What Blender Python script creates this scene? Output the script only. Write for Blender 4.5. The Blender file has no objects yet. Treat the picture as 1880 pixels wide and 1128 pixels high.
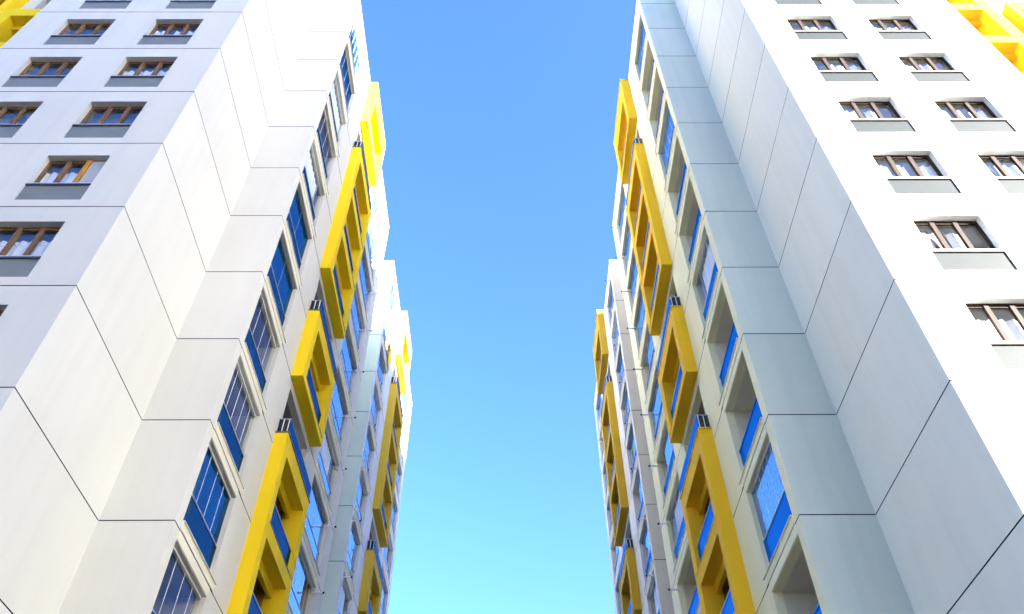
import bpy, math, random
from mathutils import Matrix, Vector
random.seed(7)
scene = bpy.context.scene
COL = scene.collection
R_ = math.radians

# ------------------------------------------------------------------ camera
cam_d = bpy.data.cameras.new("camera")
cam_d.sensor_width = 36.0
cam_d.lens = 36.0 * 1464.67 / 1880.0
cam_d.clip_start = 0.1
cam_d.clip_end = 6000.0
cam = bpy.data.objects.new("camera", cam_d)
COL.objects.link(cam)
RV = Vector((0.99998951, -0.0015303, -0.00431762))
UV = Vector((0.00179121, -0.7368729, 0.67602894))
FV = Vector((0.00421606, 0.67602958, 0.73686242))
M = Matrix.Identity(4)
for i in range(3):
    M[i][0] = RV[i]; M[i][1] = UV[i]; M[i][2] = -FV[i]
M[2][3] = 1.63
cam.matrix_world = M
scene.camera = cam

# ------------------------------------------------------------------ light
SUN_AZ, SUN_EL = 36.0, 17.5        # azimuth measured from +x towards -y
sx = math.cos(R_(SUN_AZ)) * math.cos(R_(SUN_EL))
sy = -math.sin(R_(SUN_AZ)) * math.cos(R_(SUN_EL))
sz = math.sin(R_(SUN_EL))
sun_d = bpy.data.lights.new("sun", 'SUN')
sun_d.energy = 5.0
sun_d.angle = R_(0.5)
sun_d.color = (1.0, 0.93, 0.83)
sun = bpy.data.objects.new("sun", sun_d)
sun.rotation_euler = Vector((sx, sy, sz)).to_track_quat('Z', 'Y').to_euler()
sun.location = (60, -60, 90)
COL.objects.link(sun)

world = bpy.data.worlds.new("World")
scene.world = world
world.use_nodes = True
wn, wl = world.node_tree.nodes, world.node_tree.links
bg = wn["Background"]
sky = wn.new('ShaderNodeTexSky')
sky.sky_type = 'NISHITA'
sky.sun_disc = False
sky.sun_elevation = R_(SUN_EL)
sky.sun_rotation = math.atan2(sx, sy)      # 0 = +y, clockwise seen from above
sky.altitude = 50
sky.air_density = 1.0
sky.dust_density = 2.0
sky.ozone_density = 4.5
hs = wn.new('ShaderNodeHueSaturation')
hs.inputs['Hue'].default_value = 0.517
hs.inputs['Saturation'].default_value = 1.15
hs.inputs['Value'].default_value = 0.345
wl.new(sky.outputs[0], hs.inputs['Color'])
gm = wn.new('ShaderNodeGamma')
gm.inputs[1].default_value = 1.0
wl.new(hs.outputs[0], gm.inputs[0])
wl.new(gm.outputs[0], bg.inputs[0])
bg.inputs[1].default_value = 0.15
scene.view_settings.view_transform = 'Standard'
scene.view_settings.look = 'None'
scene.view_settings.gamma = 1.0
scene.cycles.caustics_reflective = False
scene.cycles.caustics_refractive = False
scene.view_settings.exposure = 4.3

# ------------------------------------------------------------------ materials
def new_mat(name):
    m = bpy.data.materials.new(name); m.use_nodes = True
    return m, m.node_tree.nodes, m.node_tree.links, m.node_tree.nodes["Principled BSDF"]

def paint(name, col, rough=0.75, var=0.05, scale=0.35, bump=0.10, fine=60.0, spec=0.12, streak=0.0, panels=0.0):
    """painted render / cladding: soft mottling, fine grain bump, faint rain streaks"""
    m, n, l, p = new_mat(name)
    tc = n.new('ShaderNodeNewGeometry')
    n1 = n.new('ShaderNodeTexNoise'); n1.inputs['Scale'].default_value = scale
    n1.inputs['Detail'].default_value = 6; n1.inputs['Roughness'].default_value = 0.6
    l.new(tc.outputs['Position'], n1.inputs['Vector'])
    ramp = n.new('ShaderNodeMapRange')
    ramp.inputs[1].default_value = 0.3; ramp.inputs[2].default_value = 0.7
    ramp.inputs[3].default_value = 1 - var; ramp.inputs[4].default_value = 1.0
    l.new(n1.outputs[0], ramp.inputs[0])
    last = ramp.outputs[0]
    if streak > 0:
        mp = n.new('ShaderNodeMapping'); mp.inputs['Scale'].default_value = (3.0, 3.0, 0.12)
        l.new(tc.outputs['Position'], mp.inputs['Vector'])
        n3 = n.new('ShaderNodeTexNoise'); n3.inputs['Scale'].default_value = 1.0; n3.inputs['Detail'].default_value = 5
        l.new(mp.outputs[0], n3.inputs['Vector'])
        r3 = n.new('ShaderNodeMapRange'); r3.inputs[1].default_value = 0.45; r3.inputs[2].default_value = 0.8
        r3.inputs[3].default_value = 1.0; r3.inputs[4].default_value = 1 - streak
        l.new(n3.outputs[0], r3.inputs[0])
        mm = n.new('ShaderNodeMath'); mm.operation = 'MULTIPLY'
        l.new(last, mm.inputs[0]); l.new(r3.outputs[0], mm.inputs[1]); last = mm.outputs[0]
    if panels > 0:      # prefabricated panels: each storey's panel has its own slight tone
        sp = n.new('ShaderNodeSeparateXYZ'); l.new(tc.outputs['Position'], sp.inputs[0])
        dv = n.new('ShaderNodeMath'); dv.operation = 'MULTIPLY'; dv.inputs[1].default_value = 1 / 3.0; l.new(sp.outputs[2], dv.inputs[0])
        fl = n.new('ShaderNodeMath'); fl.operation = 'FLOOR'; l.new(dv.outputs[0], fl.inputs[0])
        nv = n.new('ShaderNodeVectorMath'); nv.operation = 'SCALE'; nv.inputs['Scale'].default_value = 1.7
        l.new(tc.outputs['Normal'], nv.inputs[0])
        sn = n.new('ShaderNodeVectorMath'); sn.operation = 'SNAP'; sn.inputs[1].default_value = (1, 1, 1); l.new(nv.outputs[0], sn.inputs[0])
        cb = n.new('ShaderNodeCombineXYZ'); l.new(fl.outputs[0], cb.inputs[2])
        av = n.new('ShaderNodeVectorMath'); av.operation = 'ADD'; l.new(cb.outputs[0], av.inputs[0]); l.new(sn.outputs[0], av.inputs[1])
        wnz = n.new('ShaderNodeTexWhiteNoise'); l.new(av.outputs[0], wnz.inputs['Vector'])
        r4 = n.new('ShaderNodeMapRange'); r4.inputs[3].default_value = 1 - panels; r4.inputs[4].default_value = 1.0
        l.new(wnz.outputs['Value'], r4.inputs[0])
        m4 = n.new('ShaderNodeMath'); m4.operation = 'MULTIPLY'; l.new(last, m4.inputs[0]); l.new(r4.outputs[0], m4.inputs[1]); last = m4.outputs[0]
    mx = n.new('ShaderNodeVectorMath'); mx.operation = 'SCALE'
    mx.inputs[0].default_value = col[:3]
    l.new(last, mx.inputs['Scale'])
    l.new(mx.outputs[0], p.inputs['Base Color'])
    p.inputs['Roughness'].default_value = rough
    p.inputs['Specular IOR Level'].default_value = spec
    if bump > 0:
        n2 = n.new('ShaderNodeTexNoise'); n2.inputs['Scale'].default_value = fine; n2.inputs['Detail'].default_value = 3
        l.new(tc.outputs['Position'], n2.inputs['Vector'])
        b = n.new('ShaderNodeBump'); b.inputs['Strength'].default_value = bump; b.inputs['Distance'].default_value = 0.01
        l.new(n2.outputs[0], b.inputs['Height']); l.new(b.outputs[0], p.inputs['Normal'])
    return m

def metal(name, col, rough=0.4):
    m, n, l, p = new_mat(name)
    p.inputs['Base Color'].default_value = (*col, 1); p.inputs['Metallic'].default_value = 0.7
    ns = n.new('ShaderNodeTexNoise'); ns.inputs['Scale'].default_value = 9.0
    g = n.new('ShaderNodeNewGeometry'); l.new(g.outputs['Position'], ns.inputs['Vector'])
    mr = n.new('ShaderNodeMapRange'); mr.inputs[3].default_value = rough - .08; mr.inputs[4].default_value = rough + .1
    l.new(ns.outputs[0], mr.inputs[0]); l.new(mr.outputs[0], p.inputs['Roughness'])
    return m

def wood(name, col):
    m, n, l, p = new_mat(name)
    g = n.new('ShaderNodeNewGeometry')
    mp = n.new('ShaderNodeMapping'); mp.inputs['Scale'].default_value = (30, 30, 3)
    l.new(g.outputs['Position'], mp.inputs['Vector'])
    ns = n.new('ShaderNodeTexNoise'); ns.inputs['Scale'].default_value = 1.0; ns.inputs['Detail'].default_value = 6
    l.new(mp.outputs[0], ns.inputs['Vector'])
    cr = n.new('ShaderNodeValToRGB')
    cr.color_ramp.elements[0].color = (*[c * .65 for c in col], 1); cr.color_ramp.elements[1].color = (*[min(1, c * 1.3) for c in col], 1)
    cr.color_ramp.elements[0].position = .3; cr.color_ramp.elements[1].position = .7
    l.new(ns.outputs[0], cr.inputs[0]); l.new(cr.outputs[0], p.inputs['Base Color'])
    p.inputs['Roughness'].default_value = 0.55
    p.inputs['Specular IOR Level'].default_value = 0.1
    return m

def glass(name, trans_col, refl, refl_col=(1, 1, 1), body=None, body_fac=0.0, rough=0.012, graze=0.5):
    """window glass: partly see-through, partly mirror of the sky, optional tinted film; slightly wavy"""
    m, n, l, p = new_mat(name)
    out = n["Material Output"]; n.remove(p)
    tr = n.new('ShaderNodeBsdfTransparent'); tr.inputs[0].default_value = (*trans_col, 1)
    gl = n.new('ShaderNodeBsdfGlossy'); gl.inputs[0].default_value = (*refl_col, 1); gl.inputs['Roughness'].default_value = rough
    g = n.new('ShaderNodeNewGeometry')
    ns = n.new('ShaderNodeTexNoise'); ns.inputs['Scale'].default_value = 0.7; ns.inputs['Detail'].default_value = 1
    l.new(g.outputs['Position'], ns.inputs['Vector'])
    b = n.new('ShaderNodeBump'); b.inputs['Strength'].default_value = 0.12; b.inputs['Distance'].default_value = 0.05
    l.new(ns.outputs[0], b.inputs['Height']); l.new(b.outputs[0], gl.inputs['Normal'])
    under = tr.outputs[0]
    if body is not None:
        df = n.new('ShaderNodeBsdfDiffuse'); df.inputs[0].default_value = (*body, 1)
        m1 = n.new('ShaderNodeMixShader'); m1.inputs[0].default_value = body_fac
        l.new(tr.outputs[0], m1.inputs[1]); l.new(df.outputs[0], m1.inputs[2]); under = m1.outputs[0]
    fr = n.new('ShaderNodeLayerWeight'); fr.inputs[0].default_value = 0.5
    pw = n.new('ShaderNodeMath'); pw.operation = 'POWER'; pw.inputs[1].default_value = 4.0
    l.new(fr.outputs['Facing'], pw.inputs[0])
    ad = n.new('ShaderNodeMath'); ad.operation = 'MULTIPLY_ADD'; ad.use_clamp = True
    ad.inputs[1].default_value = graze; ad.inputs[2].default_value = refl + 0.03
    l.new(pw.outputs[0], ad.inputs[0])
    m2 = n.new('ShaderNodeMixShader'); l.new(ad.outputs[0], m2.inputs[0])
    l.new(under, m2.inputs[1]); l.new(gl.outputs[0], m2.inputs[2])
    l.new(m2.outputs[0], out.inputs[0])
    return m

MT = {}
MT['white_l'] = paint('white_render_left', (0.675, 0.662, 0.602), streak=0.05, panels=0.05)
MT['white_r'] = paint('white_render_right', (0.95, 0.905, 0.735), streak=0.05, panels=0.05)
MT['cream'] = paint('cream_render', (0.95, 0.90, 0.58), streak=0.04)
MT['cream_trim'] = paint('cream_trim', (0.74, 0.70, 0.56), bump=0.05)
MT['bluegrey'] = paint('pale_blue_panel', (0.60, 0.67, 0.58), rough=.55, var=.06, streak=0.08, panels=0.07)
MT['bluegrey_l'] = paint('pale_blue_panel_left', (0.60, 0.72, 0.67), rough=.55, var=.06, streak=0.08, panels=0.07)
MT['grey'] = paint('grey_panel', (0.72, 0.66, 0.56), rough=.45, var=.06, streak=0.08, panels=0.07)
MT['palegrey'] = paint('pale_grey_render', (0.76, 0.73, 0.66), streak=0.04)
MT['palegrey_l'] = paint('pale_blue_render', (0.68, 0.70, 0.72), streak=0.04)
MT['yellow_l'] = paint('lemon_yellow_cladding', (0.92, 0.645, 0.018), rough=.75, spec=.08, var=.07, bump=.04, streak=0.05)
MT['yellow_r'] = paint('golden_yellow_cladding', (0.96, 0.58, 0.028), rough=.75, spec=.08, var=.08, bump=.04, streak=0.06)
MT['yellow_shade_l'] = paint('shaded_yellow_cladding_left', (0.60, 0.41, 0.045), rough=.75, spec=.08, var=.1, bump=.04, streak=0.06)  # shade on the far left frames put into a darker yellow
MT['yellow_shade_r'] = paint('shaded_yellow_cladding_right', (0.58, 0.36, 0.03), rough=.75, spec=.08, var=.1, bump=.04, streak=0.06)  # far right frames: yellow darkened in the colour for shade
MT['yellow_sun'] = paint('yellow_cladding_dimmed_for_sun', (0.56, 0.27, 0.012), rough=.75, spec=.08, var=.1, bump=.04, streak=0.06)  # frame yellow toned down in colour against strong sun on the right wing
MT['joint'] = paint('dark_joint_sealant', (0.02, 0.02, 0.022), rough=.9, bump=0)
MT['apron_sun'] = paint('apron_panel_darkened_for_sun', (0.010, 0.015, 0.018), rough=.6, var=.12, scale=2.0, bump=.15, fine=120)  # apron grey darkened in colour to offset full sun on the right front
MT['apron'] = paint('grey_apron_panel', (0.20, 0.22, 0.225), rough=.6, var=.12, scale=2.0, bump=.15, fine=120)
MT['sill'] = metal('white_metal_trim', (0.75, 0.75, 0.75), .45)
MT['alu'] = metal('grey_aluminium', (0.42, 0.43, 0.45), .4)
MT['lightbar'] = paint('white_aluminium_bar', (0.8, 0.8, 0.8), rough=.4, bump=0, var=0.02)
MT['dark'] = paint('black_rubber', (0.02, 0.02, 0.022), rough=.7, bump=0)
MT['coping'] = metal('dark_coping', (0.16, 0.14, 0.14), .5)
MT['wood'] = wood('brown_window_wood', (0.20, 0.115, 0.06))
MT['wood_sun'] = wood('window_wood_darkened_for_sun', (0.022, 0.015, 0.013))  # window wood darkened in colour to offset sun glare on the right front
MT['wood_o'] = wood('orange_window_wood', (0.55, 0.25, 0.03))
MT['curtain'] = paint('white_curtain', (0.93, 0.92, 0.90), rough=.9, var=.05, scale=6, bump=0)
MT['frost'] = paint('frosted_blind', (0.50, 0.50, 0.50), rough=.6, var=.1, scale=1.5, bump=0)
MT['room'] = paint('room_plaster', (0.28, 0.28, 0.28), bump=0)
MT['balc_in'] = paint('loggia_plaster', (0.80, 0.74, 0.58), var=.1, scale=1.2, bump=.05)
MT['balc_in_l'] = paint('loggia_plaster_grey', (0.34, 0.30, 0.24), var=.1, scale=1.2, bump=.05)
MT['shade_in'] = paint('painted_shade_loggia', (0.42, 0.25, 0.05), var=.15, scale=1.2, bump=.05)  # shade inside the yellow frames put into the colour as brown
MT['reveal'] = paint('grey_reveal_paint', (0.50, 0.51, 0.50), bump=.04)
MT['reveal_r'] = paint('slate_reveal_paint', (0.58, 0.60, 0.60), bump=.04)
MT['smoke'] = glass('smoked_glass', (0.25, 0.25, 0.27), 0.02, (0.6, 0.65, 0.75), (0.03, 0.03, 0.035), 0.6)
MT['roof'] = paint('roof_felt', (0.18, 0.18, 0.18), var=.2)
MT['pane'] = glass('clear_pane', (0.96, 0.98, 0.99), 0.01)
MT['glz_l'] = glass('blue_sliding_glass_left', (0.22, 0.42, 0.58), 0.03, (0.22, 0.55, 0.85), (0.005, 0.06, 0.14), 0.40)
MT['glz_r'] = glass('blue_sliding_glass_right', (0.45, 0.72, 0.95), 0.25, (0.7, 0.9, 1.0), (0.06, 0.25, 0.62), 0.45)
MT['clr_l'] = glass('clear_sliding_glass', (0.94, 0.96, 0.97), -0.01, (0.5, 0.65, 0.75), graze=0.2)
MT['par_l'] = glass('dark_blue_parapet_glass', (0.2, 0.36, 0.55), 0.0, (0.2, 0.45, 0.7), (0.004, 0.040, 0.10), 0.62)
MT['par_r'] = glass('blue_parapet_glass', (0.1, 0.4, 0.9), 0.0, (0.15, 0.45, 0.9), (0.0, 0.17, 0.58), 0.92)
MT['sky_l'] = glass('sky_blue_glass', (0.4, 0.62, 0.9), 0.42, (0.72, 0.88, 1.0), (0.03, 0.20, 0.58), 0.6)
MT['asphalt'] = paint('asphalt', (0.06, 0.06, 0.06), var=.3, scale=.5, rough=.9)
MT['paving'] = paint('light_paving', (0.13, 0.12, 0.11), var=.2, scale=.4, rough=.85)
MT['kerb'] = paint('kerb_stone', (0.4, 0.4, 0.39), var=.2, rough=.85)

# ------------------------------------------------------------------ mesh builder
class MB:
    def __init__(s, side=1):
        s.v, s.f, s.m, s.mats, s.s = [], [], [], [], side
    def mi(s, mat):
        if mat not in s.mats: s.mats.append(mat)
        return s.mats.index(mat)
    def quad(s, pts, mat):
        b = len(s.v); s.v += [tuple(p) for p in pts]; s.f.append(tuple(range(b, b + len(pts)))); s.m.append(s.mi(mat))
    def box(s, x0, x1, y0, y1, z0, z1, mat):
        b = len(s.v)
        s.v += [(x, y, z) for z in (z0, z1) for y in (y0, y1) for x in (x0, x1)]
        for q in ((0, 2, 3, 1), (4, 5, 7, 6), (0, 1, 5, 4), (2, 6, 7, 3), (0, 4, 6, 2), (1, 3, 7, 5)):
            s.f.append(tuple(b + i for i in q)); s.m.append(s.mi(mat))
    def cyl(s, p0, p1, r, mat, n=10):
        p0, p1 = Vector(p0), Vector(p1); d = (p1 - p0).normalized()
        a = d.orthogonal().normalized(); c = d.cross(a)
        b = len(s.v)
        for p in (p0, p1):
            for i in range(n):
                t = 2 * math.pi * i / n
                s.v.append(tuple(p + a * (r * math.cos(t)) + c * (r * math.sin(t))))
        for i in range(n):
            j = (i + 1) % n
            s.f.append((b + i, b + j, b + n + j, b + n + i)); s.m.append(s.mi(mat))
        s.f.append(tuple(b + i for i in range(n))[::-1]); s.m.append(s.mi(mat))
        s.f.append(tuple(b + n + i for i in range(n))); s.m.append(s.mi(mat))
    def facade(s, P, u0, u1, v0, v1, holes, mat, seams=(), gap=0.015, depth=0.025, reveal=0.0, rmat=None):
        """wall sheet with openings; P(u, v, d) -> point, d = depth into the building.
        seams are open panel joints: a narrow strip set back behind the panels."""
        us = {u0, u1}; vs = {v0, v1}
        for a, b, c, d in holes: us |= {a, b}; vs |= {c, d}
        for z in seams:
            if v0 < z - gap and z + gap < v1: vs |= {z - gap, z + gap}
        us = sorted(u for u in us if u0 <= u <= u1); vs = sorted(v for v in vs if v0 <= v <= v1)
        for j in range(len(vs) - 1):
            a, b = vs[j], vs[j + 1]
            if b - a < 1e-6: continue
            vm = (a + b) / 2
            sm = any(abs(vm - z) < gap * .99 for z in seams)
            run = None
            for i in range(len(us) - 1):
                um = (us[i] + us[i + 1]) / 2
                solid = not any(h[0] < um < h[1] and h[2] < vm < h[3] for h in holes)
                if solid and run is None: run = us[i]
                last = i == len(us) - 2
                if run is not None and (not solid or last):
                    e = us[i + 1] if solid else us[i]
                    if sm:
                        s.quad([P(run, a, depth), P(e, a, depth), P(e, b, depth), P(run, b, depth)], MT['joint'])
                        s.quad([P(run, a, 0), P(e, a, 0), P(e, a, depth), P(run, a, depth)], MT['joint'])
                        s.quad([P(run, b, 0), P(e, b, 0), P(e, b, depth), P(run, b, depth)], MT['joint'])
                    else:
                        s.quad([P(run, a, 0), P(e, a, 0), P(e, b, 0), P(run, b, 0)], mat)
                    run = None
        if reveal > 0:
            for a, b, c, d in holes: s.tunnel(P, a, b, c, d, 0, reveal, rmat or mat)
    def tunnel(s, P, a, b, c, d, d0, d1, mat, back=None):
        s.quad([P(a, c, d0), P(b, c, d0), P(b, c, d1), P(a, c, d1)], mat)
        s.quad([P(a, d, d0), P(b, d, d0), P(b, d, d1), P(a, d, d1)], mat)
        s.quad([P(a, c, d0), P(a, d, d0), P(a, d, d1), P(a, c, d1)], mat)
        s.quad([P(b, c, d0), P(b, d, d0), P(b, d, d1), P(b, c, d1)], mat)
        if back: s.quad([P(a, c, d1), P(b, c, d1), P(b, d, d1), P(a, d, d1)], back)

WORLD = {}
def build(name, mb, parent=None, origin=(0, 0, 0)):
    """link mb as ONE mesh object; vertices are given in side space (x grows into the building)
    and turned into world space by the side's sign; origin likewise."""
    o = Vector((origin[0] * mb.s, origin[1], origin[2]))
    me = bpy.data.meshes.new(name)
    me.from_pydata([(x * mb.s - o.x, y - o.y, z - o.z) for x, y, z in mb.v], [],
                   [f if mb.s > 0 else f[::-1] for f in mb.f])
    for m in mb.mats: me.materials.append(m)
    me.polygons.foreach_set('material_index', mb.m)
    me.update()
    ob = bpy.data.objects.new(name, me); COL.objects.link(ob)
    WORLD[ob.name] = o
    if parent is not None:
        ob.parent = parent
        ob.location = o - WORLD[parent.name]
    else:
        ob.location = o
    return ob

def root(name, loc, label, cat, group=None):
    o = bpy.data.objects.new(name, None); COL.objects.link(o)
    o.location = loc; o.empty_display_size = 1
    o['label'] = label; o['category'] = cat
    if group: o['group'] = group
    WORLD[o.name] = Vector(loc)
    return o

KIDS = {}
def kids(o): return [c for c in COL.objects if c.parent == o]
def dup(o, dx=0, dy=0, dz=0, children=None):
    c = o.copy(); COL.objects.link(c)
    c.location = Vector(o.location) + Vector((dx, dy, dz))
    WORLD[c.name] = WORLD[o.name] + Vector((dx, dy, dz))
    for ch in (children if children is not None else kids(o)):
        d = ch.copy(); COL.objects.link(d); d.parent = c
    return c

# ------------------------------------------------------------------ dimensions read off the photograph
KS = list(range(-3, 10))                     # storeys with openings; storey k has its floor at z = 12 + 3k
Z = lambda k: 12.0 + 3.0 * k
ROOF = 43.42
SIDES = {
    -1: dict(XA=9.563, XD=7.782, XE=7.671, ya=11.597, yb=16.236, yE=33.774, cols=((1.21, 2.90), (4.30, 6.04)), Aend=7.30),
    1: dict(XA=8.527, XD=6.745, XE=6.731, ya=11.453, yb=16.080, yE=33.725, cols=((1.21, 2.91), (4.05, 5.73)), Aend=7.50),
}
COL1 = (0.40, 3.12)      # y offsets from the front of a block to its openings
BOX = (4.83, 8.95)
COL3 = (10.30, 13.80)
END = 15.07
RUNS = ((9, 9), (5, 7), (3, 3), (-2, 1))     # storeys tied together by one yellow frame
PROT = 0.435

def in_box(k): return any(a <= k <= b for a, b in RUNS)

# ------------------------------------------------------------------ kinds of parts
def window_proto(tower, s, x0, x1, y, k, kind):
    """street-front window: frame of three lights, pane, sill, grey apron panel below, curtain"""
    wd = MT['wood'] if s < 0 else MT['wood_sun']
    zb, zs, zt = Z(k) + .30, Z(k) + 1.05, Z(k) + 2.38
    yg = y + .17
    org = (x0, y, zb)
    f = MB(s)
    t = .055
    f.box(x0, x0 + t, yg, yg + .07, zs + t, zt - t, wd); f.box(x1 - t, x1, yg, yg + .07, zs + t, zt - t, wd)
    f.box(x0, x1, yg, yg + .07, zt - t, zt, wd); f.box(x0, x1, yg, yg + .07, zs, zs + t, wd)
    w3 = (x1 - x0) / 3
    for i in (1, 2):
        c = x0 + w3 * i
        f.box(c - .055, c + .055, yg - .015, yg + .068, zs + t, zt - t, wd)
    for i in range(3):         # sash rails just inside each light
        a, b = x0 + w3 * i + .06, x0 + w3 * (i + 1) - .06
        f.box(a, b, yg + .012, yg + .058, zt - t - .06, zt - t - .015, wd)
    win = build('window', f, tower, org)
    g = MB(s); g.box(x0 + .02, x1 - .02, yg + .03, yg + .042, zs + .03, zt - .03, MT['pane'])
    build('pane', g, win, org)
    p = MB(s)
    p.box(x0 + .004, x1 - .004, y - .012, y + .17, zs - .026, zs - .003, MT['sill'])
    p.box(x0 + .006, x1 - .006, y - .010, y + .03, zs - .075, zs - .028, MT['coping'])
    build('sill', p, win, org)
    a = MB(s); a.box(x0 + .004, x1 - .004, y + .035, y + .12, zb + .004, zs - .08, MT['apron'] if s < 0 else MT['apron_sun'])
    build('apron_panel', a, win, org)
    c = MB(s)
    yc = yg + .16
    if kind == 'blind':
        z = zs + .02
        while z < zt - .42:
            c.quad([(x0 + .04, yc, z), (x1 - .04, yc, z), (x1 - .04, yc + .03, z + .06), (x0 + .04, yc + .03, z + .06)], MT['curtain']); z += .075
        build('blind', c, win, org)
    else:
        spans = {'full': [(0, 3)], 'scallop': [(0, 3)], 'two': [(0, 1.1), (1.5, 2.3)], 'right': [(1, 3)], 'half': [(0.1, .9), (1.2, 1.7), (2.1, 3)]}[kind]
        n = 40
        for s0, s1 in spans:
            xa, xb = x0 + w3 * s0, x0 + w3 * s1
            for i in range(n):
                ua, ub = xa + (xb - xa) * i / n, xa + (xb - xa) * (i + 1) / n
                wa, wb = .03 * math.sin(ua * 26 + s0), .03 * math.sin(ub * 26 + s0)
                top = lambda u: zt - (.36 if kind == 'full' else .30 if kind != 'scallop' else .52 + .05 * math.sin(u * 14))
                c.quad([(ua, yc + wa, zs), (ub, yc + wb, zs), (ub, yc + wb, top(ub)), (ua, yc + wa, top(ua))], MT['curtain'])
                if kind == 'scallop':
                    c.quad([(ua, yc + wa + .02, top(ua) + .03), (ub, yc + wb + .02, top(ub) + .03), (ub, yc + wb + .02, zt - .34), (ua, yc + wa + .02, zt - .34)], MT['curtain'])
        build('curtain', c, win, org)
    return win

def add_leaf(win, s, x0, x1, y, k, tilt=True):
    zs, zt = Z(k) + 1.05, Z(k) + 2.38; w3 = (x1 - x0) / 3; yg = y + .17
    m = MB(s)
    if tilt:      # a light tipped inwards at its head
        wd = MT['wood_sun'] if s > 0 else MT['wood']
        a, b = x0 + .06, x0 + w3 - .06
        P = lambda z, e: (yg + .08 + .16 * (z - zs) / (zt - zs) + e)
        for (xa, xb, za, zb) in ((a, a + .05, zs + .06, zt - .1), (b - .05, b, zs + .06, zt - .1), (a, b, zt - .15, zt - .1), (a, b, zs + .06, zs + .11)):
            m.quad([(xa, P(za, 0), za), (xb, P(za, 0), za), (xb, P(zb, 0), zb), (xa, P(zb, 0), zb)], wd)
            m.quad([(xb, P(za, 0), za), (xb, P(za, .05), za), (xb, P(zb, .05), zb), (xb, P(zb, 0), zb)], wd)
            m.quad([(xa, P(za, 0), za), (xa, P(za, .05), za), (xa, P(zb, .05), zb), (xa, P(zb, 0), zb)], wd)
    else:         # a light with a frosted pane and a bright stained mullion
        wd = MT['wood_o']
        m.box(x0 + .055, x0 + w3 - .056, yg - .006, yg + .02, zs + .056, zt - .056, MT['frost'])
        m.box(x0 + w3 - .045, x0 + w3 + .075, yg - .05, yg - .017, zs + .06, zt - .06, wd)
    o = build('sash', m, win, (x0, y, Z(k) + .30))
    if not tilt: o['label'] = 'light with a frosted pane beside a bright orange mullion'

def loggia_proto(tower, s, X, y0, y1, k, z0=.26, z1=2.72, shell='balc_in', depth=1.35, name='loggia', jamb=None):
    """recess behind an opening in a side wall, with a glazed door in its back wall"""
    P = lambda u, v, d: (X + d, u, v)
    a, b = Z(k) + z0, Z(k) + z1
    m = MB(s)
    jm = jamb or MT[shell]
    m.tunnel(P, y0, y1, a, b, 0, .25, jm)
    m.tunnel(P, y0, y1, a, b, .25, depth, MT[shell], MT[shell])
    lo = build(name, m, tower, (X, y0, a))
    d = MB(s); ym = y0 + (y1 - y0) * .35
    for (ya_, yb_) in ((ym, ym + .06), (ym + .84, ym + .9), (ym + 1.6, ym + 1.66)):
        d.box(X + depth - .07, X + depth - .01, ya_, yb_, a + .05, b - .35, MT['wood'])
    d.box(X + depth - .07, X + depth - .01, ym, ym + 1.66, b - .34, b - .28, MT['wood'])
    d.box(X + depth - .05, X + depth - .03, ym + .06, ym + 1.6, a + .05, b - .35, MT['pane'])
    build('balcony_door', d, lo, (X, y0, a))
    return lo

def parapet(lo, s, X, y0, y1, k, z0, top, mat, set_back=.08, rail=MT['alu']):
    a = Z(k) + z0; org = (X, y0, a)
    m = MB(s); m.box(X + set_back, X + set_back + .016, y0 + .01, y1 - .01, a + .02, Z(k) + top, mat)
    build('parapet_glass', m, lo, org)
    r = MB(s); r.box(X + set_back - .02, X + set_back + .04, y0 + .004, y1 - .004, Z(k) + top + .002, Z(k) + top + .045, rail)
    build('handrail', r, lo, org)

def glazing(lo, s, X, y0, y1, k, top, z1, mat, set_back=.10, bars=4, frame=MT['lightbar'], org=None, bar_w=.022, spans=None):
    a, b = Z(k) + top + .05, Z(k) + z1 - .06
    m = MB(s)
    spans = spans or [(0, 1)]
    for s0, s1 in spans:
        m.box(X + set_back, X + set_back + .012, y0 + .01 + (y1 - y0 - .02) * s0, y0 + .01 + (y1 - y0 - .02) * s1, a, b, mat)
    build('glazing', m, lo, org)
    f = MB(s)
    f.box(X + set_back - .03, X + set_back + .045, y0 + .004, y1 - .004, b + .002, b + .056, frame)
    for i in range(1, bars + 1):
        y = y0 + (y1 - y0) * i / (bars + 1)
        f.box(X + set_back - .006, X + set_back - .001, y - bar_w / 2, y + bar_w / 2, a, b, frame)
    build('glazing_bar', f, lo, org)

def venetian(lo, s, X, y0, y1, k, za, zb, org, step=.09, mat=None):
    m = MB(s); z = Z(k) + za; mat = mat or MT['curtain']
    while z < Z(k) + zb:
        m.quad([(X + .17, y0 + .12, z), (X + .17, y1 - .12, z), (X + .21, y1 - .12, z + step * .62), (X + .21, y0 + .12, z + step * .62)], mat); z += step
    build('blind', m, lo, org)

def roller(lo, s, X, y0, y1, k, za, zb, org, a=0., b=1.):
    m = MB(s); n = 24
    ya_, yb_ = y0 + .06 + (y1 - y0 - .12) * a, y0 + .06 + (y1 - y0 - .12) * b
    for i in range(n):
        p, q = ya_ + (yb_ - ya_) * i / n, ya_ + (yb_ - ya_) * (i + 1) / n
        w = lambda t: X + .19 + .018 * math.sin(t * 21)
        m.quad([(w(p), p, Z(k) + za), (w(q), q, Z(k) + za), (w(q), q, Z(k) + zb), (w(p), p, Z(k) + zb)], MT['curtain'])
    build('curtain', m, lo, org)

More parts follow.
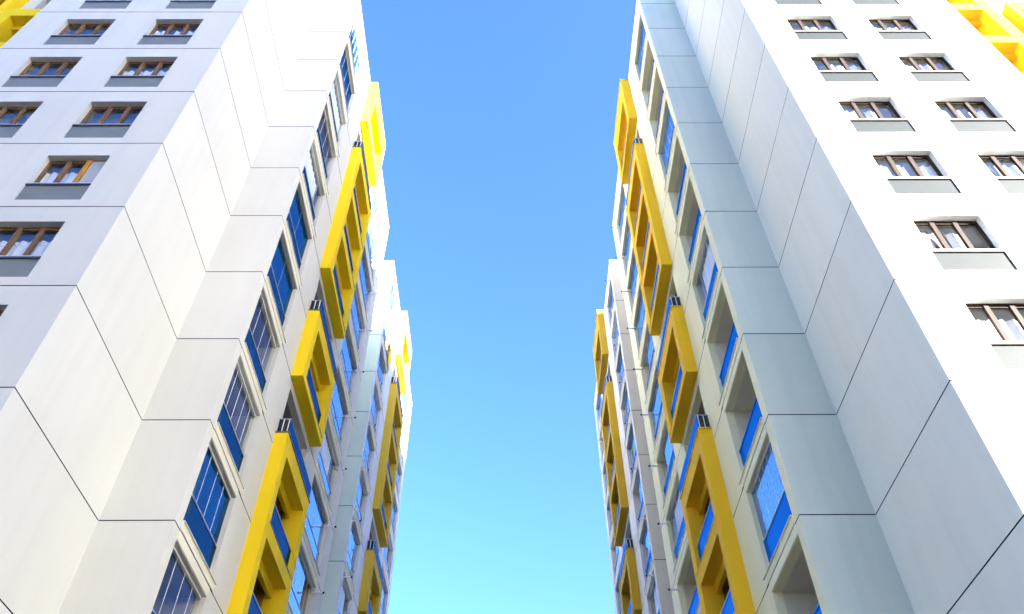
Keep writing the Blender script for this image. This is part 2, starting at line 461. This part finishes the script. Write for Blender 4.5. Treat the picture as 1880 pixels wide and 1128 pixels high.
def sill_proto(tower, s, X, y0, y1, k, mat, z=.26, over=.32, name='sill'):
    m = MB(s)
    lo = Z(k) + z
    m.box(X - .022, X - .001, y0 - .015, y1 + over, Z(k) + .02, lo - .027, mat)
    m.box(X - .055, X + .05, y0 + .004, y1 + over, lo - .027, lo - .004, mat)
    sl = build(name, m, tower, (X, y0, Z(k)))
    h = MB(s)
    h.box(X - .018, X - .001, y0 - .015, y1 + .03, Z(k + 1) - .26, Z(k + 1) - .02, mat)
    return sl, build('lintel', h, tower, (X, y0, Z(k + 1) - .26))

def spout_proto(tower, s, X, y, k, z=2.44, L=.40):
    m = MB(s)
    m.cyl((X - L + .07, y, Z(k) + z), (X + .1, y, Z(k) + z), .032, MT['lightbar'])
    sp = build('drain_spout', m, tower, (X, y, Z(k) + z))
    t = MB(s); t.cyl((X - L, y, Z(k) + z), (X - L + .072, y, Z(k) + z), .041, MT['dark'])
    build('end_cap', t, sp, (X, y, Z(k) + z))
    return sp

def frame_box(tower, s, X, y0, y1, ka, kb, ymat, last_roof=False, rail=True, par=None):
    """projecting yellow frame round the loggias of storeys ka..kb"""
    z0, z1 = Z(ka), (43.27 if last_roof else Z(kb + 1) + .42)
    Xo = X - PROT
    P = lambda u, v, d: (Xo + d, u, v)
    holes = [(y0 + .43, y1 - .52, Z(k) + .30, Z(k) + 2.76) for k in range(ka, kb + 1)]
    m = MB(s)
    m.facade(P, y0, y1, z0, z1, holes, ymat, reveal=PROT, rmat=ymat)
    m.quad([(Xo, y0, z0), (X, y0, z0), (X, y0, z1), (Xo, y0, z1)], ymat)
    m.quad([(Xo, y1, z0), (X, y1, z0), (X, y1, z1), (Xo, y1, z1)], ymat)
    m.quad([(Xo, y0, z0), (X, y0, z0), (X, y1, z0), (Xo, y1, z0)], ymat)
    m.quad([(Xo, y0, z1), (X, y0, z1), (X, y1, z1), (Xo, y1, z1)], ymat)
    for a, b, c, d in holes:   # dropped yellow lintel in the plane of the wall
        m.box(X - .012, X + .13, a + .004, b - .004, d - .33, d - .004, ymat)
    fb = build('balcony_frame', m, tower, (X, y0, z0))
    t = MB(s); t.box(Xo - .03, X - .004, y0 - .03, y1 + .03, z1 + .003, z1 + .045, MT['coping'] if s < 0 else ymat)
    build('coping', t, fb, (X, y0, z0))
    for a, b, c, d in holes:
        l = MB(s)
        l.box(Xo - .018, Xo + .05, a - .05, b + .35, c - .045, c - .012, MT['coping'] if s < 0 else ymat)
        build('ledge', l, fb, (X, a, c))
    if rail and not last_roof:
        g = MB(s); h0, h1 = z1 + .05, z1 + .60
        pm = par
        g.box(Xo + .03, Xo + .046, y0 + .05, y1 - .03, h0, h1, pm)
        g.box(Xo + .05, X - .02, y0 + .05, y0 + .066, h0, h1, MT['smoke'])
        g.box(Xo + .05, X - .02, y1 - .046, y1 - .03, h0, h1, pm)
        build('balustrade_glass', g, fb, (X, y0, z0))
        r = MB(s)
        r.box(Xo + .02, Xo + .056, y0 + .03, y1 - .02, h1 + .003, h1 + .035, MT['alu'])
        r.box(Xo + .06, X - .004, y0 + .035, y0 + .075, h1 + .003, h1 + .035, MT['alu'])
        for xx in (Xo + .06, Xo + .24):
            r.box(xx, xx + .025, y0 + .025, y0 + .045, h0 - .002, h1, MT['lightbar'])
        build('handrail', r, fb, (X, y0, z0))
    return fb

# ------------------------------------------------------------------ one side wall with its three columns of loggias
def side_wall(tower, s, X, y0, k_list, wall_mat, roof_z, yend, glassset, ymat, style, trim):
    c1 = (y0 + COL1[0], y0 + COL1[1]); bx = (y0 + BOX[0], y0 + BOX[1]); c3 = (y0 + COL3[0], y0 + COL3[1])
    seams = [Z(k) for k in range(-3, 11)]
    holes = []
    for k in k_list:
        holes.append((c1[0], c1[1], Z(k) + .26, Z(k) + 2.72))
        holes.append((c3[0], c3[1], Z(k) + .30, Z(k) + 2.68))
        if in_box(k): holes.append((bx[0] + .43, bx[1] - .52, Z(k) + .30, Z(k) + 2.76))
        else: holes.append((bx[0] + .3, bx[1] - .3, Z(k) + .45, Z(k) + 2.66))
    m = MB(s)
    P = lambda u, v, d: (X + d, u, v)
    m.facade(P, y0, yend, 0, roof_z, holes, wall_mat, seams)
    w = build('wall', m, tower, (X, y0, 0))
    # yellow frames with their loggias
    for a, b in RUNS:
        frame_box(tower, s, X, bx[0], bx[1], a, b, ymat, last_roof=(b == 9), par=glassset['rail'])
    inner = 'shade_in'
    pb = loggia_proto(tower, s, X, bx[0] + .43, bx[1] - .52, 0, .30, 2.76, shell=inner, jamb=ymat)
    parapet(pb, s, X, bx[0] + .43, bx[1] - .52, 0, .30, 1.12, glassset['boxpar'], set_back=-.31)
    ch = kids(pb)
    for k in k_list:
        if in_box(k) and k != 0: dup(pb, dz=3 * k, children=ch)
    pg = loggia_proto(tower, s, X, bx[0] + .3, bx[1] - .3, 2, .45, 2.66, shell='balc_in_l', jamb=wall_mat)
    ch = kids(pg)
    for k in k_list:
        if not in_box(k) and k != 2: dup(pg, dz=3 * (k - 2), children=ch)
    # sills and spouts
    p1 = sill_proto(tower, s, X, c1[0], c1[1], 0, trim)
    p3 = sill_proto(tower, s, X, c3[0], c3[1], 0, trim, z=.30, over=.12)
    for p in p1 + p3:
        for k in k_list:
            if k: dup(p, dz=3 * k, children=[])
    ys = style['spout_y']
    sp = spout_proto(tower, s, X, y0 + ys, 0)
    ch = kids(sp)
    for k in k_list:
        if k and k not in style.get('nospout', ()): dup(sp, dz=3 * k, children=ch)
    # column next to the corner: open, glazed, curtained ... storey by storey
    protos = {}
    for col, cc, za, zb, kinds in (('a', c1, .26, 2.72, style['col1']), ('c', c3, .30, 2.68, style['col3'])):
        for k in k_list:
            kind = kinds[(k + 3) % len(kinds)]
            key = (col, kind)
            if key in protos:
                o, k0, ch = protos[key]; dup(o, dz=3 * (k - k0), children=ch); continue
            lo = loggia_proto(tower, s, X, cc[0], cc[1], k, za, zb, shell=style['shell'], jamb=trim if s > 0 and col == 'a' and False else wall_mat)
            org = (X, cc[0], Z(k) + za)
            sb = .14
            top = 1.12
            parapet(lo, s, X, cc[0], cc[1], k, za, top, glassset['par' if col == 'a' else 'par3'], set_back=sb - .025,
                    rail=MT['alu'] if kind != 'open' else glassset['railmat'])
            if kind == 'open': pass
            else:
                gm = glassset['glz'] if col == 'a' else glassset['glz3']
                bars = {'clear': 3, 'plain': 1, 'barred': 3, 'venetian': 4, 'curtain': 3, 'pale': 4, 'half': 3, 'panes': 5}[kind]
                if kind in ('venetian', 'curtain', 'pale', 'clear'): gm = MT['clr_l']
                spans = [(0, .62)] if kind == 'half' else None
                glazing(lo, s, X, cc[0], cc[1], k, top, zb, gm, set_back=sb, bars=bars, org=org, spans=spans,
                        frame=MT['lightbar'] if kind != 'plain' else MT['alu'])
                if kind == 'venetian': venetian(lo, s, X + sb - .1, cc[0], cc[1], k, top, zb - .25, org)
                if kind == 'curtain': roller(lo, s, X + sb - .1, cc[0], cc[1], k, top, zb - .12, org, .0, .8)
                if kind == 'pale': roller(lo, s, X + sb - .1, cc[0], cc[1], k, top - .6, zb - .12, org, .0, 1.)
            protos[key] = (lo, k, kids(lo))
    return w

def coping(tower, s, pts, z, name='coping'):
    m = MB(s)
    for (xa, xb, ya, yb) in pts: m.box(xa, xb, ya, yb, z + .003, z + .05, MT['coping'])
    return build(name, m, tower, (pts[0][0], pts[0][2], z))

# ------------------------------------------------------------------ near towers
def near_tower(s, label):
    D = SIDES[s]; XA, XD, ya, yb = D['XA'], D['XD'], D['ya'], D['yb']
    t = root('apartment_tower', (s * XD, yb, 0), label, 'apartment building', 'tall apartment buildings facing each other')
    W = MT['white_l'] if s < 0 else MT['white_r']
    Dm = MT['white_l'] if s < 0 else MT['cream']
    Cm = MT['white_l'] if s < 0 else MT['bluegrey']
    ym = MT['yellow_l'] if s < 0 else MT['yellow_r']
    seams = [Z(k) for k in range(-3, 11)]
    Xe = XA + D['Aend']; yw = 13.06 if s > 0 else 13.3
    yend = yb + END; XO = XA + 24
    # front with two columns of windows, deep flank, recessed front strip
    cols = [(XA + a, XA + b) for a, b in D['cols']]
    holes = [(a, b, Z(k) + .30, Z(k) + 2.38) for a, b in cols for k in KS]
    m = MB(s)
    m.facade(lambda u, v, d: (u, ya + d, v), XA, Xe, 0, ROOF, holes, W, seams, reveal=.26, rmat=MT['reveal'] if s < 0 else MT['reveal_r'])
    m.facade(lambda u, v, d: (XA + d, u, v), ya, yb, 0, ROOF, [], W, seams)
    m.quad([(Xe, ya, 0), (Xe, yw, 0), (Xe, yw, ROOF), (Xe, ya, ROOF)], W)
    build('wall', m, t, (XA, ya, 0))
    c = MB(s)
    c.facade(lambda u, v, d: (u, yb + d, v), XD, XA, 0, ROOF, [], Cm, seams)
    build('panel_wall', c, t, (XD, yb, 0))
    # rear and outer flanks, roof, inner core that closes the rooms
    b = MB(s)
    b.quad([(XD, yend, 0), (XO, yend, 0), (XO, yend, ROOF), (XD, yend, ROOF)], Dm)
    b.quad([(XO, yw, 0), (XO, yend, 0), (XO, yend, ROOF), (XO, yw, ROOF)], W)
    build('rear_wall', b, t, (XD, yend, 0))
    r = MB(s)
    r.box(XA, Xe, ya, yb, ROOF - .3, ROOF - .004, MT['roof'])
    r.box(XD + .004, XO - .004, yb + .004, yend - .004, ROOF - .3, ROOF - .004, MT['roof'])
    r.box(Xe + .004, XO - .004, yw + .004, yb, ROOF - .3, ROOF - .004, MT['roof'])
    build('roof', r, t, (XD, yb, ROOF))
    coping(t, s, [(XD - .02, XD + .3, yb - .02, yend + .02), (XD + .3, XA - .02, yb - .02, yb + .3), (XA - .02, XA + .3, ya - .02, yb + .3), (XA + .3, Xe, ya - .02, ya + .3)], ROOF)
    core = MB(s)
    core.box(XA + 1.2, Xe - .6, ya + 2.6, yb + 3, .1, ROOF - .6, MT['room'])
    core.box(XD + 2.6, XO - 3, yb + 3.1, yend - 1, .1, ROOF - .6, MT['room'])
    build('inner_wall', core, t, (XA + 1.2, ya + 2.6, 0))
    # windows of the front
    kinds = {-1: ({-1: 'full', 0: 'two', 1: 'scallop', 2: 'full', 3: 'blind', 4: 'full', 5: 'half', 6: 'right', 7: 'full'},
                  {0: 'full', 1: 'full', 2: 'half', 3: 'blind', 4: 'blind', 5: 'blind', 6: 'full', 7: 'two'}),
             1: ({-1: 'full', 0: 'full', 1: 'two', 2: 'half', 3: 'two', 4: 'right', 5: 'right', 6: 'blind', 7: 'full'},
                 {0: 'full', 1: 'full', 2: 'right', 3: 'half', 4: 'two', 5: 'full', 6: 'full', 7: 'right'})}[s]
    special = {-1: {(0, 2): False}, 1: {(0, 1): True, (1, 2): True, (0, 4): True}}[s]
    base = {}
    for ci, (a, bb) in enumerate(cols):
        for k in KS:
            kind = kinds[ci].get(k, 'full')
            key = (ci, kind)
            if (ci, k) in special:
                w = window_proto(t, s, a, bb, ya, k, kind); add_leaf(w, s, a, bb, ya, k, special[(ci, k)])
                w['label'] = 'window with its first light tipped open' if special[(ci, k)] else 'window with one frosted light and an orange mullion'
            elif key in base:
                o, k0, ch = base[key]; dup(o, dz=3 * (k - k0), children=ch)
            else:
                w = window_proto(t, s, a, bb, ya, k, kind); base[key] = (w, k, kids(w))
    # side wall
    if s < 0:
        gs = dict(par=MT['par_l'], par3=MT['sky_l'], glz=MT['glz_l'], glz3=MT['sky_l'], boxpar=MT['par_l'], rail=MT['par_l'], railmat=MT['alu'])
        #                 k=-3      -2        -1      0         1           2         3        4        5        6         7        8        9
        st = dict(col1=['barred', 'curtain', 'clear', 'barred', 'venetian', 'clear', 'plain', 'plain', 'curtain', 'clear', 'pale', 'barred', 'panes'],
                  col3=['plain', 'half', 'curtain', 'plain', 'half', 'plain', 'curtain', 'plain', 'plain', 'barred', 'plain', 'barred', 'panes'],
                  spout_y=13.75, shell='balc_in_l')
    else:
        gs = dict(par=MT['par_r'], par3=MT['par_r'], glz=MT['glz_r'], glz3=MT['sky_l'], boxpar=MT['par_r'], rail=MT['par_r'], railmat=MT['par_r'])
        st = dict(col1=['open', 'panes', 'open', 'panes', 'open', 'open', 'curtain', 'open', 'open', 'barred', 'open', 'open', 'plain'],
                  col3=['plain', 'half', 'plain', 'half', 'open', 'curtain', 'half', 'plain', 'half', 'plain', 'plain', 'plain', 'plain'],
                  spout_y=13.75, shell='balc_in')
    side_wall(t, s, XD, yb, KS, Dm, ROOF, yend, gs, ym, st, MT['cream_trim'] if s < 0 else MT['cream'])
    wing(t, s, Xe, XO, yw, W, ym if s < 0 else MT['yellow_sun'], gs)
    return t

def wing(t, s, Xe, XO, yw, W, ym, gs):
    """set-back continuation of the front with yellow balcony frames"""
    if s > 0: boxes = ((Xe + .06, 19.20, 4, 9), (19.98, 23.2, 2, 6))
    else: boxes = ((Xe + .06, 20.12, 1, 6), (20.25, 23.4, 7, 9))
    holes = []
    for (a, b, ka, kb) in boxes:
        for k in KS:
            holes.append((a + .30, b - .42, Z(k) + .30, Z(k) + (2.76 if ka <= k <= kb else 2.66)))
    m = MB(s)
    P = lambda u, v, d: (u, yw + d, v)
    m.facade(P, Xe, XO, 0, ROOF, holes, W, [Z(k) for k in range(-3, 11)])
    build('wall', m, t, (Xe, yw, 0))
    for (a, b, ka, kb) in boxes:
        yo = yw - PROT
        Q = lambda u, v, d: (u, yo + d, v)
        z0, z1 = Z(ka), Z(kb + 1) + .42
        hs = [(a + .30, b - .42, Z(k) + .30, Z(k) + 2.76) for k in range(ka, kb + 1)]
        f = MB(s)
        f.facade(Q, a, b, z0, z1, hs, ym, reveal=PROT)
        for x in (a, b): f.quad([(x, yo, z0), (x, yw, z0), (x, yw, z1), (x, yo, z1)], ym)
        for z in (z0, z1): f.quad([(a, yo, z), (b, yo, z), (b, yw, z), (a, yw, z)], ym)
        for h in hs: f.box(h[0] + .004, h[1] - .004, yw - .012, yw + .13, h[3] - .33, h[3] - .004, ym)
        build('balcony_frame', f, t, (a, yw, z0))
        pr = {}
        for k in KS:
            inb = ka <= k <= kb
            if inb in pr:
                o, k0, ch = pr[inb]; dup(o, dz=3 * (k - k0), children=ch); continue
            zt = 2.76 if inb else 2.66
            l = MB(s)
            l.tunnel(P, a + .30, b - .42, Z(k) + .30, Z(k) + zt, 0, .25, ym if inb else W)
            l.tunnel(P, a + .30, b - .42, Z(k) + .30, Z(k) + zt, .25, 1.3, ym if inb else W, ym if inb else W)
            lo = build('loggia', l, t, (a, yw, Z(k)))
            g = MB(s); g.box(a + .31, b - .43, yw + .1, yw + .116, Z(k) + .31, Z(k) + 1.1, gs['boxpar'])
            build('parapet_glass', g, lo, (a, yw, Z(k)))
            d = MB(s); xm = a + .9
            d.box(xm, xm + 1.5, yw + 1.22, yw + 1.27, Z(k) + .35, Z(k) + 2.2, MT['wood'])
            d.box(xm + .08, xm + 1.42, yw + 1.2, yw + 1.215, Z(k) + .45, Z(k) + 2.12, MT['pane'])
            build('balcony_door', d, lo, (a, yw, Z(k)))
            pr[inb] = (lo, k, kids(lo))

# ------------------------------------------------------------------ far blocks
def far_block(s, label):
    D = SIDES[s]; X, y0 = D['XE'], D['yE']
    t = root('apartment_block', (s * X, y0, 0), label, 'apartment building', 'apartment blocks at the far end of the passage')
    RZ = 43.02
    Fm = MT['palegrey_l'] if s < 0 else MT['palegrey']
    Em = MT['bluegrey_l'] if s < 0 else MT['grey']
    ym = MT['yellow_shade_l'] if s < 0 else MT['yellow_shade_r']
    yend = y0 + 14.6; XO = X + 22
    m = MB(s)
    m.facade(lambda u, v, d: (u, y0 + d, v), X, XO, 0, RZ, [], Em, [Z(k) for k in range(-3, 11)])
    build('panel_wall', m, t, (X, y0, 0))
    b = MB(s)
    b.quad([(X, yend, 0), (XO, yend, 0), (XO, yend, RZ), (X, yend, RZ)], Fm)
    b.quad([(XO, y0, 0), (XO, yend, 0), (XO, yend, RZ), (XO, y0, RZ)], Fm)
    b.quad([(X + 4, D['yb'] + END + .01, 0), (X + 4, y0 - .01, 0), (X + 4, y0 - .01, RZ - .8), (X + 4, D['yb'] + END + .01, RZ - .8)], Fm)
    build('rear_wall', b, t, (X, yend, 0))
    r = MB(s); r.box(X + .004, XO - .004, y0 + .004, yend - .004, RZ - .3, RZ - .004, MT['roof'])
    build('roof', r, t, (X, y0, RZ))
    coping(t, s, [(X - .02, X + .3, y0 - .02, yend + .02), (X + .3, XO, y0 - .02, y0 + .3)], RZ)
    core = MB(s); core.box(X + 2.6, XO - 1, y0 + 1, yend - 1, .1, RZ - .6, MT['room'])
    build('inner_wall', core, t, (X + 2.6, y0 + 1, 0))
    if s < 0:
        gs = dict(par=MT['sky_l'], par3=MT['sky_l'], glz=MT['sky_l'], glz3=MT['sky_l'], boxpar=MT['par_l'], rail=MT['par_l'], railmat=MT['alu'])
    else:
        gs = dict(par=MT['par_r'], par3=MT['par_r'], glz=MT['sky_l'], glz3=MT['sky_l'], boxpar=MT['par_r'], rail=MT['par_r'], railmat=MT['par_r'])
    st = dict(col1=['plain', 'half', 'plain', 'barred', 'plain', 'curtain', 'plain', 'half', 'plain', 'barred', 'plain', 'panes', 'plain'],
              col3=['plain', 'curtain', 'plain', 'half', 'plain'], spout_y=.45, shell='balc_in_l' if s < 0 else 'balc_in')
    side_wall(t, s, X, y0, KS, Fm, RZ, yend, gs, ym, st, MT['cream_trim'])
    return t

near_tower(-1, 'white apartment tower on the left with lemon yellow frames and white inner corner')
near_tower(1, 'apartment tower on the right with cream side wall beside pale blue panel strip')
far_block(-1, 'pale blue panelled apartment block standing just beyond the white left tower')
far_block(1, 'grey panelled apartment block standing just beyond the cream right tower')

# ------------------------------------------------------------------ unseen blocks added behind the viewer to shade the left-hand building
def shade_blocker(x0, x1, y1, y0, h, nr, label):
    cxy = ((x0 + x1) / 2, (y0 + y1) / 2)
    t = root('added_shade_block', (*cxy, 0), label, 'apartment building')
    W = MT['palegrey']
    cols = [x0 + 2.5 + i * (x1 - x0 - 4) / 6 for i in range(6)]
    rows = [3 + i * 3.5 for i in range(nr)]
    holes = [(c, c + 2.0, z, z + 1.5) for c in cols for z in rows]
    m = MB(1)
    m.facade(lambda u, v, d: (u, y1 - d, v), x0, x1, 0, h, holes, W, [], reveal=.2)
    m.quad([(x0, y0, 0), (x1, y0, 0), (x1, y0, h), (x0, y0, h)], W)
    for x in (x0, x1): m.quad([(x, y0, 0), (x, y1, 0), (x, y1, h), (x, y0, h)], W)
    build('wall', m, t, (*cxy, 0))
    r = MB(1); r.box(x0 + .01, x1 - .01, y0 + .01, y1 - .01, h - .3, h - .01, MT['roof']); build('roof', r, t, (*cxy, h))
    c = MB(1); c.box(x0 + 1, x1 - 1, y0 + 1, y1 - 2, .1, h - 1, MT['room']); build('inner_wall', c, t, (*cxy, 0))
    p = MB(1); a, z = cols[0], rows[0]
    p.box(a, a + 2, y1 - .2, y1 - .17, z, z + 1.5, MT['pane'])
    w = build('window', p, t, (a, y1, z))
    f = MB(1)
    for q in ((a, a + .06, z, z + 1.5), (a + .97, a + 1.03, z, z + 1.5), (a + 1.94, a + 2, z, z + 1.5)): f.box(q[0], q[1], y1 - .165, y1 - .12, q[2], q[3], MT['wood'])
    build('frame', f, w, (a, y1, z))
    ch = kids(w)
    for c_ in cols:
        for z_ in rows:
            if (c_, z_) != (a, z): dup(w, dx=c_ - a, dz=z_ - z, children=ch)
shade_blocker(20.0, 52.15, -20.0, -34.0, 61.0, 16, 'tall unseen block added across the court to shade the left tower')
shade_blocker(-44.0, 14.0, -24.0, -38.0, 44.0, 11, 'lower wide unseen block added to keep sky light off the left front')

# ------------------------------------------------------------------ household things seen on the balconies
def tag(o, label, cat): o['label'] = label; o['category'] = cat
def towel():
    X = SIDES[-1]['XE']; y, zt = 36.1, 37.55
    m = MB(-1); n = 14
    for i in range(n):
        for side in (0, 1):
            a, b = i / n, (i + 1) / n
            wv = lambda t: .02 * math.sin(t * 9 + side)
            x = X - .14 if side == 0 else X - .02
            L = 1.5 if side == 0 else .5
            pts = [(x + wv(a), y + 1.0 * a, zt), (x + wv(b), y + 1.0 * b, zt), (x + 2 * wv(b), y + 1.0 * b, zt - L), (x + 2 * wv(a), y + 1.0 * a, zt - L)]
            m.quad(pts, MT['towel'])
        m.quad([(X - .14 + .02 * math.sin(a * 9), y + a, zt), (X - .14 + .02 * math.sin(b * 9), y + b, zt), (X - .02 + .02 * math.sin(b * 9 + 1), y + b, zt), (X - .02 + .02 * math.sin(a * 9 + 1), y + a, zt)], MT['towel'])
    tag(build('towel', m, None, (X, y, zt)), 'small yellow towel hung out on the far left block just beyond its panel strip', 'towel')
MT['towel'] = paint('yellow_terry', (0.85, 0.58, 0.06), rough=.95, bump=.3, fine=80)
towel()
def bundle(s, x, y, z, w, d, h, label, cat, name, mat):
    m = MB(s)
    import random as rr
    r = rr.Random(int(y * 100)); N, K = 14, 7
    ring = []
    for j in range(K + 1):
        ph = math.pi * j / K - math.pi / 2
        for i in range(N):
            th = 2 * math.pi * i / N; k = 1 + .12 * r.uniform(-1, 1)
            cx = max(-.8, min(.8, math.cos(ph) * math.cos(th) * k)); cy = max(-.85, min(.85, math.cos(ph) * math.sin(th) * k))
            ring.append((x + w / 2 * cx, y + d / 2 * cy, z + h / 2 + h / 2 * math.sin(ph)))
    m.v = ring
    for j in range(K):
        for i in range(N):
            q = (i + 1) % N
            m.f.append((j * N + i, j * N + q, (j + 1) * N + q, (j + 1) * N + i)); m.m.append(m.mi(mat))
    tag(build(name, m, None, (x, y, z)), label, cat)
MT['linen'] = paint('white_linen', (0.8, 0.8, 0.8), rough=.95)
MT['bluebag'] = paint('blue_bag_fabric', (0.05, 0.12, 0.3), rough=.9)
xb = SIDES[-1]['XD'] + .62
bundle(-1, xb, 18.6, 18.3 + .004, .5, 1.1, 1.45, 'bundle of white linen piled behind the loggia glass', 'laundry', 'laundry_bundle', MT['linen'])
bundle(-1, xb + .1, 17.6, 18.3 + .004, .45, .7, .9, 'dark blue bag standing on the loggia floor near the white bundle', 'bag', 'storage_bag', MT['bluebag'])

# ------------------------------------------------------------------ ground
g = MB(1); g.quad([(-2500, -2500, -.16), (2500, -2500, -.16), (2500, 2500, -.16), (-2500, 2500, -.16)], MT['asphalt'])
o = build('ground', g); o['kind'] = 'structure'
p = MB(1); p.box(-60, 60, -19.5, 90, -.15, -.004, MT['paving'])
o = build('pavement', p); o['kind'] = 'structure'
